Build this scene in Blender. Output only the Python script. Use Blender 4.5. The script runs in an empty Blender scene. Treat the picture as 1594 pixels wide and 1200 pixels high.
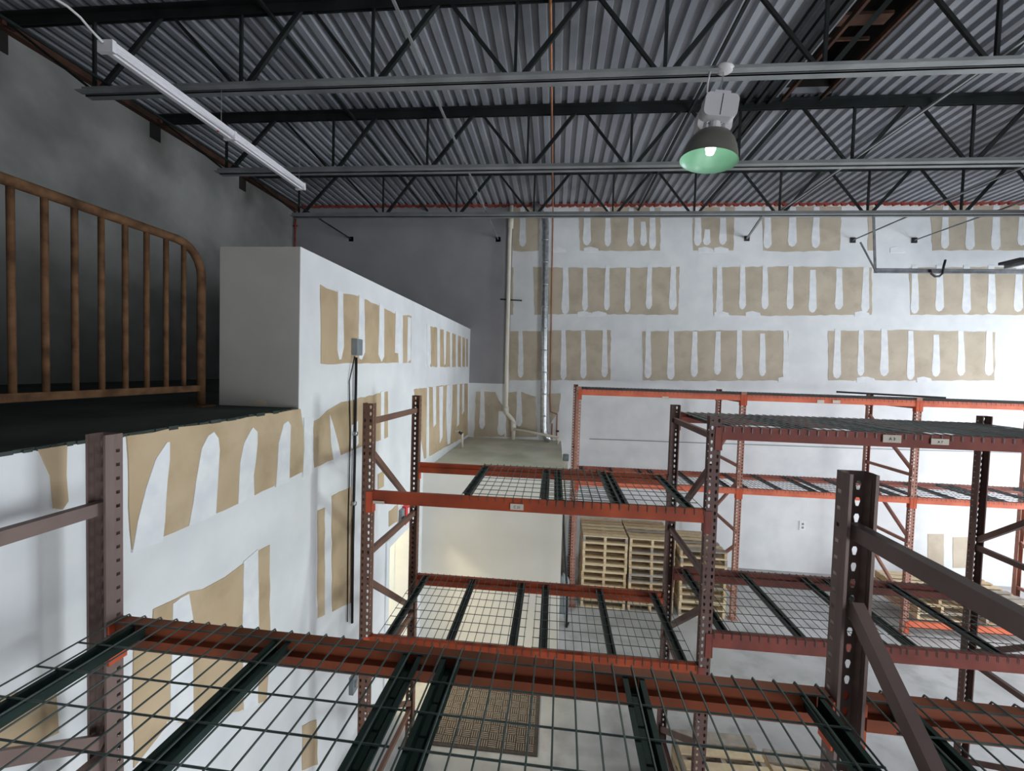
import bpy, bmesh, math, random
from mathutils import Vector, Matrix, Euler
random.seed(7)
PI = math.pi
SC = bpy.context.scene
COL = SC.collection
H = 3.86                      # eye height above the warehouse floor; x along the back wall, y into the room

# ------------------------------------------------------------------ camera
F_PX, YAW, PITCH, ROLL = 692.87, -0.0949395, -0.0376462, 0.0297216
_cy, _sy, _cp, _sp = math.cos(YAW), math.sin(YAW), math.cos(PITCH), math.sin(PITCH)
FWD = Vector((_sy*_cp, _cy*_cp, _sp)); _r = Vector((_cy, -_sy, 0)); _u = _r.cross(FWD)
RIGHT = math.cos(ROLL)*_r + math.sin(ROLL)*_u; UP = -math.sin(ROLL)*_r + math.cos(ROLL)*_u
cam_d = bpy.data.cameras.new('camera'); cam = bpy.data.objects.new('camera', cam_d); COL.objects.link(cam)
cam_d.sensor_fit = 'HORIZONTAL'; cam_d.sensor_width = 36.0; cam_d.lens = 36.0*F_PX/1594.0
cam_d.clip_start = 0.02; cam_d.clip_end = 200
cam.matrix_world = Matrix(((RIGHT.x, UP.x, -FWD.x, 0), (RIGHT.y, UP.y, -FWD.y, 0), (RIGHT.z, UP.z, -FWD.z, H), (0, 0, 0, 1)))
SC.camera = cam
EYE = Vector((0, 0, H))
def ray(x, y): return FWD + RIGHT*((x-797)/F_PX) - UP*((y-600)/F_PX)
def onY(x, y, Y): r = ray(x, y); return EYE + r*(Y/r.y)      # where a sight line meets the plane y = Y
def onX(x, y, X): r = ray(x, y); return EYE + r*(X/r.x)
def onZ(x, y, Z): r = ray(x, y); return EYE + r*((Z-H)/r.z)

# ------------------------------------------------------------------ world, lights, exposure
w = bpy.data.worlds.new('sky'); SC.world = w; w.use_nodes = True
bg = w.node_tree.nodes['Background']; bg.inputs[0].default_value = (0.80, 0.88, 1.0, 1); bg.inputs[1].default_value = 1.6
def area(name, loc, rot, sx, sy, watts, col):
    l = bpy.data.lights.new(name, 'AREA'); l.shape = 'RECTANGLE'; l.size = sx; l.size_y = sy; l.energy = watts; l.color = col
    o = bpy.data.objects.new(name, l); o.location = loc; o.rotation_euler = rot; COL.objects.link(o); return o
# daylight entering through the open dock door of the right wall; the front one is fill added behind the viewer
area('dock_door_daylight', (11.6, 5.9, 2.2), (0, PI/2, 0), 4.2, 3.4, 720, (0.86, 0.94, 1.0))
area('added_front_fill', (6.3, -5.4, 2.2), (PI/2, 0, 0), 3.6, 4.2, 540, (0.94, 0.98, 1.0))
SC.view_settings.view_transform = 'Standard'; SC.view_settings.look = 'None'
SC.view_settings.exposure = 0.04; SC.view_settings.gamma = 1.0; SC.view_settings.use_curve_mapping = False

# ------------------------------------------------------------------ materials
def srgb(r, g, b):
    f = lambda c: (c/255/12.92) if c/255 <= 0.04045 else ((c/255+0.055)/1.055)**2.4
    return (f(r), f(g), f(b), 1)
MATS = {}
def mat(name, a, b=None, scale=6.0, rough=0.6, metal=0.0, bump=0.0, stretch=(1, 1, 1), detail=5.0, c=None, cscale=1.0, spec=0.5, coord='Object'):
    m = bpy.data.materials.new(name); m.use_nodes = True; nt = m.node_tree; p = nt.nodes['Principled BSDF']
    p.inputs['Roughness'].default_value = rough; p.inputs['Metallic'].default_value = metal
    p.inputs['Specular IOR Level'].default_value = spec
    if b is None:
        p.inputs['Base Color'].default_value = a
    else:
        tc = nt.nodes.new('ShaderNodeTexCoord'); mp = nt.nodes.new('ShaderNodeMapping'); mp.inputs['Scale'].default_value = stretch
        nt.links.new(tc.outputs[coord], mp.inputs[0])
        n = nt.nodes.new('ShaderNodeTexNoise'); n.inputs['Scale'].default_value = scale; n.inputs['Detail'].default_value = detail
        nt.links.new(mp.outputs[0], n.inputs['Vector'])
        r = nt.nodes.new('ShaderNodeValToRGB'); r.color_ramp.elements[0].position = 0.35; r.color_ramp.elements[1].position = 0.65
        r.color_ramp.elements[0].color = a; r.color_ramp.elements[1].color = b
        nt.links.new(n.outputs['Fac'], r.inputs[0]); out = r.outputs[0]
        if c is not None:
            n2 = nt.nodes.new('ShaderNodeTexNoise'); n2.inputs['Scale'].default_value = cscale; n2.inputs['Detail'].default_value = 6
            nt.links.new(tc.outputs[coord], n2.inputs['Vector'])
            r2 = nt.nodes.new('ShaderNodeValToRGB'); r2.color_ramp.elements[0].position = 0.48; r2.color_ramp.elements[1].position = 0.7
            r2.color_ramp.elements[0].color = (0, 0, 0, 1); r2.color_ramp.elements[1].color = (1, 1, 1, 1)
            nt.links.new(n2.outputs['Fac'], r2.inputs[0])
            mx = nt.nodes.new('ShaderNodeMix'); mx.data_type = 'RGBA'
            nt.links.new(r2.outputs[0], mx.inputs['Factor']); nt.links.new(out, mx.inputs['A']); mx.inputs['B'].default_value = c
            out = mx.outputs['Result']
        nt.links.new(out, p.inputs['Base Color'])
        if bump:
            bp = nt.nodes.new('ShaderNodeBump'); bp.inputs['Strength'].default_value = bump; bp.inputs['Distance'].default_value = 0.01
            nt.links.new(n.outputs['Fac'], bp.inputs['Height']); nt.links.new(bp.outputs[0], p.inputs['Normal'])
    MATS[name] = m; return m
def emis(name, col, strength, base=(1, 1, 1, 1)):
    m = mat(name, base); p = m.node_tree.nodes['Principled BSDF']
    p.inputs['Emission Color'].default_value = col; p.inputs['Emission Strength'].default_value = strength; return m
mat('drywall_white', srgb(222, 224, 226), srgb(232, 233, 234), 3.0, 0.9, bump=0.04)
mat('mud', srgb(226, 228, 232), srgb(238, 239, 240), 9.0, 0.9, bump=0.15)
mat('drywall_paper', srgb(188, 165, 133), srgb(200, 178, 148), 2.5, 0.9, c=srgb(178, 156, 124), cscale=4)
mat('drywall_paper_back', srgb(188, 175, 156), srgb(200, 187, 168), 2.5, 0.9, c=srgb(180, 167, 148), cscale=4)
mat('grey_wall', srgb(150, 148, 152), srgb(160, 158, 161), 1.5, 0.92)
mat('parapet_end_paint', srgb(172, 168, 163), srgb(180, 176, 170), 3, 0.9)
mat('concrete_wall', srgb(124, 124, 121), srgb(148, 147, 144), 1.3, 0.95, bump=0.35, c=srgb(108, 108, 105), cscale=0.9)
mat('concrete_floor', srgb(168, 168, 167), srgb(188, 188, 188), 1.1, 0.5, bump=0.05, c=srgb(152, 152, 151), cscale=3.0)
mat('concrete_slab', srgb(204, 202, 184), srgb(218, 216, 200), 2.0, 0.9, bump=0.2, c=srgb(184, 182, 166), cscale=1.3)
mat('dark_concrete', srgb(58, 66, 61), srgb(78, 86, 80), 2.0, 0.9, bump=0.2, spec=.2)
mat('painted_white', srgb(222, 219, 212), srgb(228, 225, 219), 1.5, 0.85)
mat('cream', srgb(232, 222, 178), srgb(238, 228, 190), 1.0, 0.85)
mat('deck_steel', srgb(128, 131, 138), srgb(154, 157, 164), 2.0, 0.55, metal=0.0, bump=0.05, stretch=(1, .25, 1), c=srgb(108, 111, 117), cscale=.8)
mat('joist_steel', srgb(126, 129, 130), srgb(142, 145, 146), 3.0, 0.6, c=srgb(112, 115, 116), cscale=2)
mat('web_steel', srgb(30, 34, 34), srgb(44, 48, 48), 3.0, 0.6, spec=.2)
mat('rust_steel', srgb(66, 46, 38), srgb(88, 60, 48), 12.0, 0.85, bump=0.2, c=srgb(48, 38, 33), cscale=6, spec=.2)
mat('red_caulk', srgb(128, 52, 44), srgb(160, 78, 66), 9.0, 0.9, bump=0.4)
mat('rail_paint', srgb(92, 66, 46), srgb(114, 84, 60), 16.0, 0.85, bump=0.2, c=srgb(66, 47, 34), cscale=10, spec=.15)
mat('upright_near', srgb(112, 95, 90), srgb(124, 105, 99), 5.0, 0.55, spec=.25)
mat('upright_mid', srgb(108, 80, 68), srgb(122, 90, 76), 5.0, 0.55, spec=.25)
mat('upright_dark', srgb(92, 70, 66), srgb(106, 82, 77), 5.0, 0.55, spec=.25)
mat('upright_far', srgb(156, 112, 98), srgb(174, 124, 108), 5.0, 0.6, spec=.25)
mat('beam_rust', srgb(156, 66, 38), srgb(172, 78, 46), 4.0, 0.55, c=srgb(130, 58, 38), cscale=3, spec=.25)
mat('beam_brown', srgb(134, 68, 44), srgb(150, 80, 52), 4.0, 0.6, c=srgb(106, 62, 44), cscale=3, spec=.2)
mat('beam_maroon', srgb(118, 58, 50), srgb(134, 70, 60), 4.0, 0.55, c=srgb(104, 54, 48), cscale=3, spec=.25)
mat('beam_orange', srgb(208, 104, 74), srgb(222, 118, 86), 4.0, 0.55, c=srgb(192, 94, 68), cscale=3, spec=.25)
mat('connector_orange', srgb(186, 80, 50), srgb(204, 92, 60), 6.0, 0.6, spec=.25)
mat('wire_green', srgb(64, 76, 72), srgb(82, 94, 90), 8.0, 0.5, spec=.3)
mat('wire_grey', srgb(96, 100, 102), srgb(116, 120, 122), 8.0, 0.45, metal=0.2)
mat('support_green', srgb(38, 54, 50), srgb(50, 68, 64), 6.0, 0.65, spec=.2)
mat('support_black', srgb(38, 42, 42), srgb(52, 56, 56), 6.0, 0.5)
mat('galvanised', srgb(170, 174, 178), srgb(205, 208, 210), 14.0, 0.3, metal=0.85)
mat('track_steel', srgb(120, 122, 126), srgb(150, 152, 156), 8.0, 0.45, metal=0.5)
mat('pvc', srgb(222, 214, 198), srgb(232, 226, 212), 3.0, 0.45)
mat('copper', srgb(152, 98, 66), srgb(172, 114, 80), 6.0, 0.5, metal=0.2)
mat('wood_new', srgb(206, 183, 148), srgb(222, 202, 168), 4.0, 0.8, stretch=(3, 3, 14), bump=0.1)
mat('wood_tan', srgb(188, 160, 124), srgb(206, 180, 144), 4.0, 0.8, stretch=(3, 3, 14), bump=0.1)
mat('wood_grey', srgb(150, 140, 128), srgb(172, 162, 150), 4.0, 0.85, stretch=(3, 3, 14), bump=0.15)
mat('white_enamel', srgb(232, 230, 234), srgb(240, 238, 242), 2.0, 0.35)
mat('white_cord', srgb(225, 225, 222))
mat('lamp_grey', srgb(186, 182, 186), srgb(198, 194, 197), 3.0, 0.5)
mat('reflector_outer', srgb(108, 106, 98), srgb(122, 120, 112), 4.0, 0.4, metal=0.3)
mat('reflector_inner', srgb(120, 160, 136), srgb(130, 168, 146), 4.0, 0.35)
mat('dark_metal', srgb(40, 40, 42), srgb(54, 54, 56), 6.0, 0.5)
mat('black_rubber', srgb(22, 22, 24), srgb(30, 30, 32), 6.0, 0.6)
mat('box_grey', srgb(120, 128, 132), srgb(134, 142, 146), 6.0, 0.5)
mat('alarm_red', srgb(214, 34, 44), srgb(224, 44, 54), 4.0, 0.5)
mat('mat_brown', srgb(62, 55, 50), srgb(74, 66, 60), 30.0, 0.95, bump=0.3)
mat('mat_rib', srgb(122, 111, 100), srgb(136, 125, 113), 30.0, 0.95)
mat('label_card', srgb(196, 186, 172), srgb(206, 198, 186), 8.0, 0.7)
mat('label_ink', srgb(40, 42, 38))
mat('hollow_dark', srgb(30, 27, 25), srgb(40, 36, 33), 4.0, 0.9)
mat('door_frame_white', srgb(226, 230, 234), srgb(234, 237, 240), 3.0, 0.6)
mat('blind_glass', srgb(214, 226, 236), srgb(224, 234, 242), 3.0, 0.3)
emis('hid_bulb', (0.80, 1.0, 0.86, 1), 9.0)
emis('warm_tube', (1.0, 0.86, 0.55, 1), 6.0)

# ------------------------------------------------------------------ mesh helpers
class MB:
    def __init__(s): s.v = []; s.f = []
    def add(s, v, f):
        n = len(s.v); s.v += [tuple(p) for p in v]; s.f += [tuple(i+n for i in q) for q in f]; return s
    def box(s, x0, x1, y0, y1, z0, z1):
        return s.add([(x0,y0,z0),(x1,y0,z0),(x1,y1,z0),(x0,y1,z0),(x0,y0,z1),(x1,y0,z1),(x1,y1,z1),(x0,y1,z1)],
            [(3,2,1,0),(4,5,6,7),(0,1,5,4),(1,2,6,5),(2,3,7,6),(3,0,4,7)])
    def bar(s, p, q, w, h, up=(0,0,1)):
        p, q = Vector(p), Vector(q); d = (q-p).normalized(); up = Vector(up)
        if abs(d.dot(up)) > .98: up = Vector((0,1,0))
        a = d.cross(up).normalized()*(w/2); b = a.cross(d).normalized()*(h/2)
        v = [p-a-b, p+a-b, p+a+b, p-a+b, q-a-b, q+a-b, q+a+b, q-a+b]
        return s.add(v, [(0,1,2,3),(7,6,5,4),(0,4,5,1),(1,5,6,2),(2,6,7,3),(3,7,4,0)])
    def tube(s, pts, r, n=8, closed=False):
        pts = [Vector(p) for p in pts]; rings = []; a = None
        for i, p in enumerate(pts):
            d = ((pts[min(i+1,len(pts)-1)]-p).normalized() + (p-pts[max(i-1,0)]).normalized())
            d = d.normalized() if d.length > 1e-6 else Vector((0,0,1))
            if a is None:
                a = d.cross(Vector((0,0,1)));
                if a.length < .05: a = d.cross(Vector((1,0,0)))
            a = (a - d*a.dot(d)).normalized(); b = d.cross(a)
            rr = r[i] if isinstance(r, (list, tuple)) else r
            rings.append([p + (a*math.cos(2*PI*k/n) + b*math.sin(2*PI*k/n))*rr for k in range(n)])
        v = [q for ring in rings for q in ring]; f = []
        for i in range(len(rings)-1):
            for k in range(n):
                f.append((i*n+k, i*n+(k+1)%n, (i+1)*n+(k+1)%n, (i+1)*n+k))
        f.append(tuple(range(n-1,-1,-1))); f.append(tuple(len(v)-n+k for k in range(n)))
        return s.add(v, f)
    def lathe(s, prof, n=24, c=(0,0,0)):
        v = []; f = []
        for r, z in prof:
            v += [(c[0]+r*math.cos(2*PI*k/n), c[1]+r*math.sin(2*PI*k/n), c[2]+z) for k in range(n)]
        for i in range(len(prof)-1):
            for k in range(n): f.append((i*n+k, i*n+(k+1)%n, (i+1)*n+(k+1)%n, (i+1)*n+k))
        return s.add(v, f)
    def prism(s, poly, axis, a, b):
        n = len(poly)
        P = {'x': lambda u, w, t: (t, u, w), 'y': lambda u, w, t: (u, t, w), 'z': lambda u, w, t: (u, w, t)}[axis]
        v = [P(u, w, a) for u, w in poly] + [P(u, w, b) for u, w in poly]
        f = [tuple(range(n)), tuple(range(2*n-1, n-1, -1))] + [(i, n+i, n+(i+1)%n, (i+1)%n) for i in range(n)]
        return s.add(v, f)
    def mesh(s, name, m, smooth=False, fix=True):
        me = bpy.data.meshes.new(name); me.from_pydata(s.v, [], s.f); me.materials.append(MATS[m])
        if fix:
            bm = bmesh.new(); bm.from_mesh(me); bmesh.ops.recalc_face_normals(bm, faces=bm.faces); bm.to_mesh(me); bm.free()
        if smooth:
            for p in me.polygons: p.use_smooth = True
        return me
    def build(s, name, m, parent=None, smooth=False, fix=True):
        return inst(s.mesh(name, m, smooth, fix), name, parent)
def inst(me, name, parent=None, loc=(0,0,0), rot=(0,0,0)):
    o = bpy.data.objects.new(name, me); COL.objects.link(o); o.parent = parent; o.location = loc; o.rotation_euler = rot; return o
def tag(o, label, cat=None, group=None, kind=None):
    o['label'] = label
    if cat: o['category'] = cat
    if group: o['group'] = group
    if kind: o['kind'] = kind
    return o
def thing(name, label, cat, loc=(0,0,0), rot=(0,0,0), group=None, kind=None):
    o = bpy.data.objects.new(name, None); COL.objects.link(o); o.location = loc; o.rotation_euler = rot; o.empty_display_size = .1
    return tag(o, label, cat, group, kind)
def struct(name, mb, m, label, parent=None, fix=True):
    o = mb.build(name, m, parent, fix=fix)
    if parent is None: tag(o, label, None, None, 'structure')
    return o
def text_mesh(txt, size, m, name):
    c = bpy.data.curves.new('t', 'FONT'); c.body = txt; c.size = size; c.align_x = 'CENTER'; c.align_y = 'CENTER'; c.extrude = .0006
    o = bpy.data.objects.new('t', c); COL.objects.link(o); dg = bpy.context.evaluated_depsgraph_get()
    me = bpy.data.meshes.new_from_object(o.evaluated_get(dg)); me.materials.clear(); me.materials.append(MATS[m]); me.name = name
    bpy.data.objects.remove(o); return me

# ------------------------------------------------------------------ the room
XL, XR, YB, YF = -5.65, 11.2, 9.2, -5.0
ZC = H + 3.34            # underside of the roof deck ribs
ZM = H - 0.32            # mezzanine floor
XS = -1.78               # face of the partition under the mezzanine
struct('floor', MB().box(XL, XR+3, YF-3, YB, -.15, 0), 'concrete_floor', 'grey concrete warehouse floor under the racks')
wall_back = struct('wall_back', MB().box(XL, XR, YB, YB+.2, 0, ZC+.2), 'drywall_white', 'white drywall back wall with taped brown sheets')
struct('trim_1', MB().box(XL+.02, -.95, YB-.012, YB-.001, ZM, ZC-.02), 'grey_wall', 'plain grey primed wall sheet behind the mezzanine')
wall_left = struct('wall_left', MB().box(XL-.2, XL, YF, YB+.2, 0, ZC+.2), 'concrete_wall', 'rough grey concrete side wall behind the railing')
struct('wall_front', MB().box(XL, 4.4, YF-.2, YF, 0, ZC+.2).box(8.2, XR, YF-.2, YF, 0, ZC+.2).box(4.4, 8.2, YF-.2, YF, 4.3, ZC+.2), 'drywall_white', 'white wall behind the viewer')  # unseen opening added to let the front fill light in
wr = MB()
d1, dz = (4.2, 7.6), 4.3
wr.box(XR, XR+.2, YF, d1[0], 0, ZC+.2).box(XR, XR+.2, d1[1], YB, 0, ZC+.2).box(XR, XR+.2, d1[0], d1[1], dz, ZC+.2)
struct('wall_right', wr, 'drywall_white', 'white wall with the open dock door at the right')

# corrugated roof deck, ribs running into the room, one slot left open by the hatch
def deck_roof():
    mb = MB(); p = .152; n = int((XR-XL)/p)+1; slot = (2.65, 3.02, 3.3, 5.74)
    def strip(x0, ya, yb):
        prof = [(0, .044), (.054, .044), (.068, 0), (.138, 0), (.152, .044)]
        v = [(x0+a, y, ZC+b) for y in (ya, yb) for a, b in prof]
        mb.add(v, [(i, i+1, i+6, i+5) for i in range(4)])
    for i in range(n):
        x0 = XL + i*p
        if slot[0]-.1 < x0 < slot[1]: strip(x0, YF, slot[2]); strip(x0, slot[3], YB)
        else: strip(x0, YF, YB)
    mb.box(XL, slot[0]-.12, YF, YB, ZC+.05, ZC+.12).box(slot[1]+.14, XR, YF, YB, ZC+.05, ZC+.12)
    mb.box(slot[0]-.12, slot[1]+.14, YF, slot[2], ZC+.05, ZC+.12).box(slot[0]-.12, slot[1]+.14, slot[3], YB, ZC+.05, ZC+.12)
    return mb
ceiling = struct('ceiling', deck_roof(), 'deck_steel', 'grey corrugated steel roof deck')
h = MB().box(2.45, 3.25, 3.2, 5.8, ZC+.5, ZC+.56)
for a in ((2.49, 2.55, 3.2, 5.8), (3.15, 3.2, 3.2, 5.8), (2.5, 3.2, 3.2, 3.25), (2.5, 3.2, 5.75, 5.8)): h.box(a[0], a[1], a[2], a[3], ZC+.1, ZC+.5)
h.build('roof_hatch_well', 'hollow_dark', ceiling)
MB().bar((2.62, 3.3, ZC-.01), (2.62, 5.76, ZC-.01), .03, .05).build('hatch_edge_angle', 'rust_steel', ceiling)
MB().bar((3.05, 3.3, ZC-.01), (3.05, 5.76, ZC-.01), .025, .05).build('hatch_edge_angle', 'rust_steel', ceiling)
for yy, ww in ((4.62, .14), (4.95, .02)):
    MB().box(2.6, 3.06, yy, yy+ww, ZC+.1, ZC+.13).build('hatch_cross_plate', 'rust_steel', ceiling)
for xx in (2.2, 2.34, 2.47):
    MB().box(xx-.02, xx+.02, 2.0, 7.5, ZC-.05, ZC-.005).build('deck_edge_channel', 'web_steel', ceiling)
# red sealant where the ribs meet the back wall, rusty ledger on the concrete wall
cb = MB(); n = int((XR-XL)/.152)
for i in range(n):
    x0 = XL+i*.152; j = random.uniform(-.012, .012)
    cb.prism([(x0, ZC-.03+j), (x0+.03, ZC-.01+j), (x0+.06, ZC-.045+j), (x0+.13, ZC-.04-j), (x0+.153, ZC-.03), (x0+.153, ZC+.03), (x0, ZC+.03)], 'y', YB-.05, YB-.002)
struct('trim_2', cb, 'red_caulk', 'red fire sealant line where roof deck meets the back wall')
led = struct('trim_3', MB().box(XL, XL+.09, YF, YB, ZC-.10, ZC-.005), 'rust_steel', 'rusty steel ledger along the top of the concrete wall')

# mezzanine slab, partition below it with a doorway, parapet above it
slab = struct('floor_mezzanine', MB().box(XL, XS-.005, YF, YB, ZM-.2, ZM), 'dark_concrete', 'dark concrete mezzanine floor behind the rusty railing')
DY0, DY1, DZ = 4.74, 5.66, 1.83
ws = MB().box(XS-.12, XS, YF, DY0, 0, ZM-.012).box(XS-.12, XS, DY1, YB, 0, ZM-.012).box(XS-.12, XS, DY0, DY1, DZ, ZM-.012)
wall_side = struct('wall_side', ws, 'drywall_white', 'white drywall partition with taped brown sheets below the mezzanine')
parapet = struct('wall_parapet', MB().box(XS-.12, XS, 2.96, YB, ZM-.012, H+.80), 'drywall_white', 'white drywall guard wall along the mezzanine edge')
ret = struct('wall_parapet_end', MB().box(-2.375, XS-.002, 2.955, 3.075, ZM, H+.798), 'parapet_end_paint', 'grey painted end of the mezzanine guard wall')
MB().prism([(0,0),(.11,0),(.105,.035),(.06,.055),(.03,.05),(.015,.02)], 'y', 2.951, 2.956).build('torn_paper', 'drywall_paper_back', ret).location = (-2.12, 0, ZM+.004)
struct('wall_light_block', MB().box(XL, -2.5, .78, .9, ZM, ZC), 'dark_concrete', 'dark partition closing the loft beside the viewer')  # unseen wall added so front light stays off the mezzanine
# ragged slab edge
rg = MB(); y = 1.0
while y < 2.94:
    l = random.uniform(.02, .08); rg.box(XS-.02, XS+random.uniform(.0, .006), y, y+l, ZM-.014, ZM+random.uniform(-.004, .006)); y += l + random.uniform(.01, .06)
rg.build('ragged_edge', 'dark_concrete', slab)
# lit passage behind the doorway
struct('wall_corridor', MB().box(-3.4, -3.3, 3.5, 6.9, 0, ZM-.2).box(-3.3, XS-.12, 6.8, 6.9, 0, ZM-.2).box(-3.3, XS-.12, 3.5, 3.6, 0, ZM-.2).box(-3.3, XS-.12, 3.6, 6.8, 2.5, 2.55), 'cream', 'cream walls of the lit passage behind the doorway')
ct = thing('ceiling_light', 'warm tube light on the passage ceiling behind the doorway', 'light', (-2.6, 5.2, 2.49))
MB().box(-.08, .08, -.5, .5, -.03, .005).build('housing', 'white_enamel', ct)
MB().tube([(0, -.48, -.045), (0, .48, -.045)], .018, 8).build('tube', 'warm_tube', ct)
pl = bpy.data.lights.new('passage_light', 'AREA'); pl.size = .2; pl.shape = 'RECTANGLE'; pl.size_y = 1.0; pl.energy = 70; pl.color = (1, .88, .6)
po = bpy.data.objects.new('passage_light', pl); COL.objects.link(po); po.parent = ct; po.location = (0, 0, -.08)
dr = MB().box(XS-.13, XS+.018, DY0-.09, DY0, 0, DZ+.09).box(XS-.13, XS+.018, DY1, DY1+.09, 0, DZ+.09).box(XS-.13, XS+.018, DY0, DY1, DZ, DZ+.09)
door = struct('door_1', dr, 'door_frame_white', 'white door frame in the partition beside the rack')
lf = MB().box(-.02, .02, 0, .86, .01, DZ-.02).build('door_leaf', 'door_frame_white', door); lf.location = (XS-.06, DY1-.02, 0); lf.rotation_euler = (0, 0, math.radians(112))
gl = MB().box(-.024, .024, .18, .68, .9, DZ-.2).build('glass', 'blind_glass', lf)
struct('baseboard_side', MB().box(XS, XS+.015, YF, DY0-.1, 0, .1).box(XS, XS+.015, DY1+.1, 6.0, 0, .1), 'door_frame_white', 'white baseboard along the partition')

# restroom block against the back wall
XB, YBX, ZB = .17, 6.02, H-1.46
struct('wall_block', MB().box(XS, XB, YBX, YB, 0, ZB-.01), 'painted_white', 'off-white restroom block beside the back wall')
struct('trim_4', MB().box(XS, XB+.004, YBX-.004, YB, ZB-.01, ZB), 'concrete_slab', 'dusty grey plywood roof of the restroom block')

# ------------------------------------------------------------------ exposed drywall paper and joint compound
def rough_poly(pts, step=.09, amp=.008):
    out = []; n = len(pts)
    for i in range(n):
        a, b = Vector(pts[i]), Vector(pts[(i+1)%n]); k = max(1, int((b-a).length/step))
        for t in range(k):
            p = a.lerp(b, t/k)
            if t: p = p + Vector((random.uniform(-amp, amp), random.uniform(-amp, amp)))
            out.append((p.x, p.y))
    return out
LAYER = [0]
def layer(): LAYER[0] += 1; return LAYER[0]*1.2e-5
def patch_back(px, m='drywall_paper_back', th=.004, name='drywall_sheet', amp=.010):
    P = [onY(x, y, YB) for x, y in px]
    MB().prism(rough_poly([(p.x, min(p.z, ZC-.05)) for p in P], amp=amp), 'y', YB-th-layer(), YB+.001).build(name, m, wall_back)
def patch_side(px, m='drywall_paper', th=.004, name='drywall_sheet', parent=None, amp=.007):
    P = [onX(x, y, XS) for x, y in px]
    MB().prism(rough_poly([(p.y, p.z) for p in P], amp=amp), 'x', XS-.001, XS+th+layer()).build(name, m, parent or wall_side)
def stripe_back(x0, x1, ya, yb, up=False):
    """one run of joint compound: square where it joins a seam, rounded and wider at the free end"""
    w_ = x1-x0; e = min(7, (yb-ya)*.2); j = random.uniform(-1.2, 1.2)
    px = [(x0+w_*.22+j, ya), (x1-w_*.12+j, ya), (x1-w_*.06, (ya+yb)/2), (x1, yb-e), (x1-w_*.25, yb-e*.25), (x0+w_*.45, yb), (x0+w_*.12, yb-e*.4), (x0, yb-e*1.4), (x0+w_*.14, (ya+yb)/2)]
    patch_back(px, 'mud', .007, 'mud_stripe', .004)
ROWS = [
 (320, 390, [(797, 841), (901, 1029), (1078, 1144), (1186, 1310), (1351, 1359), (1448, 1650)],
  [(808, 819, 0), (907, 920, 0), (941, 951, 0), (976, 987, 0), (996, 1007, 28), (1010, 1021, 2), (1080, 1092, 0), (1094, 1106, 40), (1119, 1131, 0), (1188, 1201, 0), (1226, 1240, 0), (1263, 1276, 0), (1464, 1477, 0), (1502, 1517, 0), (1542, 1557, 0), (1583, 1597, 0)]),
 (416, 490, [(794, 799), (830, 1058), (1110, 1357), (1415, 1680)],
  [(874, 886, 0), (906, 915, 0), (940, 949, 0), (972, 981, 4), (1005, 1015, 0), (1041, 1053, 0), (1114, 1125, 0), (1150, 1161, 0), (1185, 1196, 0), (1224, 1235, 0), (1258, 1271, 7), (1299, 1312, 5), (1340, 1353, 3), (1417, 1430, 0), (1455, 1469, 0), (1497, 1511, 0), (1536, 1550, 0), (1577, 1592, 0), (1617, 1632, 0)]),
 (515, 592, [(789, 951), (1000, 1227), (1289, 1549)],
  [(806, 815, 0), (872, 882, 0), (903, 913, 3), (936, 946, 0), (1003, 1014, 0), (1038, 1050, 0), (1075, 1086, 4), (1111, 1122, 4), (1145, 1156, 2), (1181, 1192, 7), (1218, 1228, 3), (1296, 1309, 0), (1334, 1345, 2), (1369, 1383, 0), (1411, 1423, 3), (1450, 1463, 9), (1489, 1502, 3), (1532, 1546, 3)])]
for ya, yb, sheets, stripes in ROWS:
    for x0, x1 in sheets:
        top = random.uniform(-1, 2)
        px = [(x0, ya+top), ((x0+x1)/2, ya+random.uniform(-2, 2)), (x1, ya+random.uniform(-2, 2)), (x1-random.uniform(0, 3), yb), ((2*x0+x1)/3, yb+random.uniform(-2, 2)), (x0+random.uniform(0, 4), yb)]
        if x1-x0 < 20: px = [(x0, ya), (x1, ya), (x1, yb), (x0, yb)]
        patch_back(px)
    for x0, x1, d in stripes:
        stripe_back(x0, x1, ya+d-3, yb-random.uniform(0, 9))
    for k in range(5):
        x0 = random.uniform(830, 1500); patch_back([(x0, yb-4), (x0+10, yb-6), (x0+22, yb-3), (x0+24, yb+3), (x0, yb+3)], 'mud', .0065, 'mud_smear', .004)
patch_back([(741, 610), (771, 610), (776, 622), (783, 632), (786, 680), (738, 680)])
patch_back([(788, 611), (806, 609), (834, 617), (836, 680), (788, 680)])
patch_back([(853, 613), (873, 612), (870, 640), (856, 660)])
for a in ((746, 755, 606, 668), (803, 813, 606, 664), (774, 787, 640, 678)): stripe_back(*a)
for a in ((1444, 1469, 831, 881), (1483, 1509, 836, 884)): patch_back([(a[0], a[2]), (a[1], a[2]), (a[1], a[3]), (a[0], a[3])], amp=.004)

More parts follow.
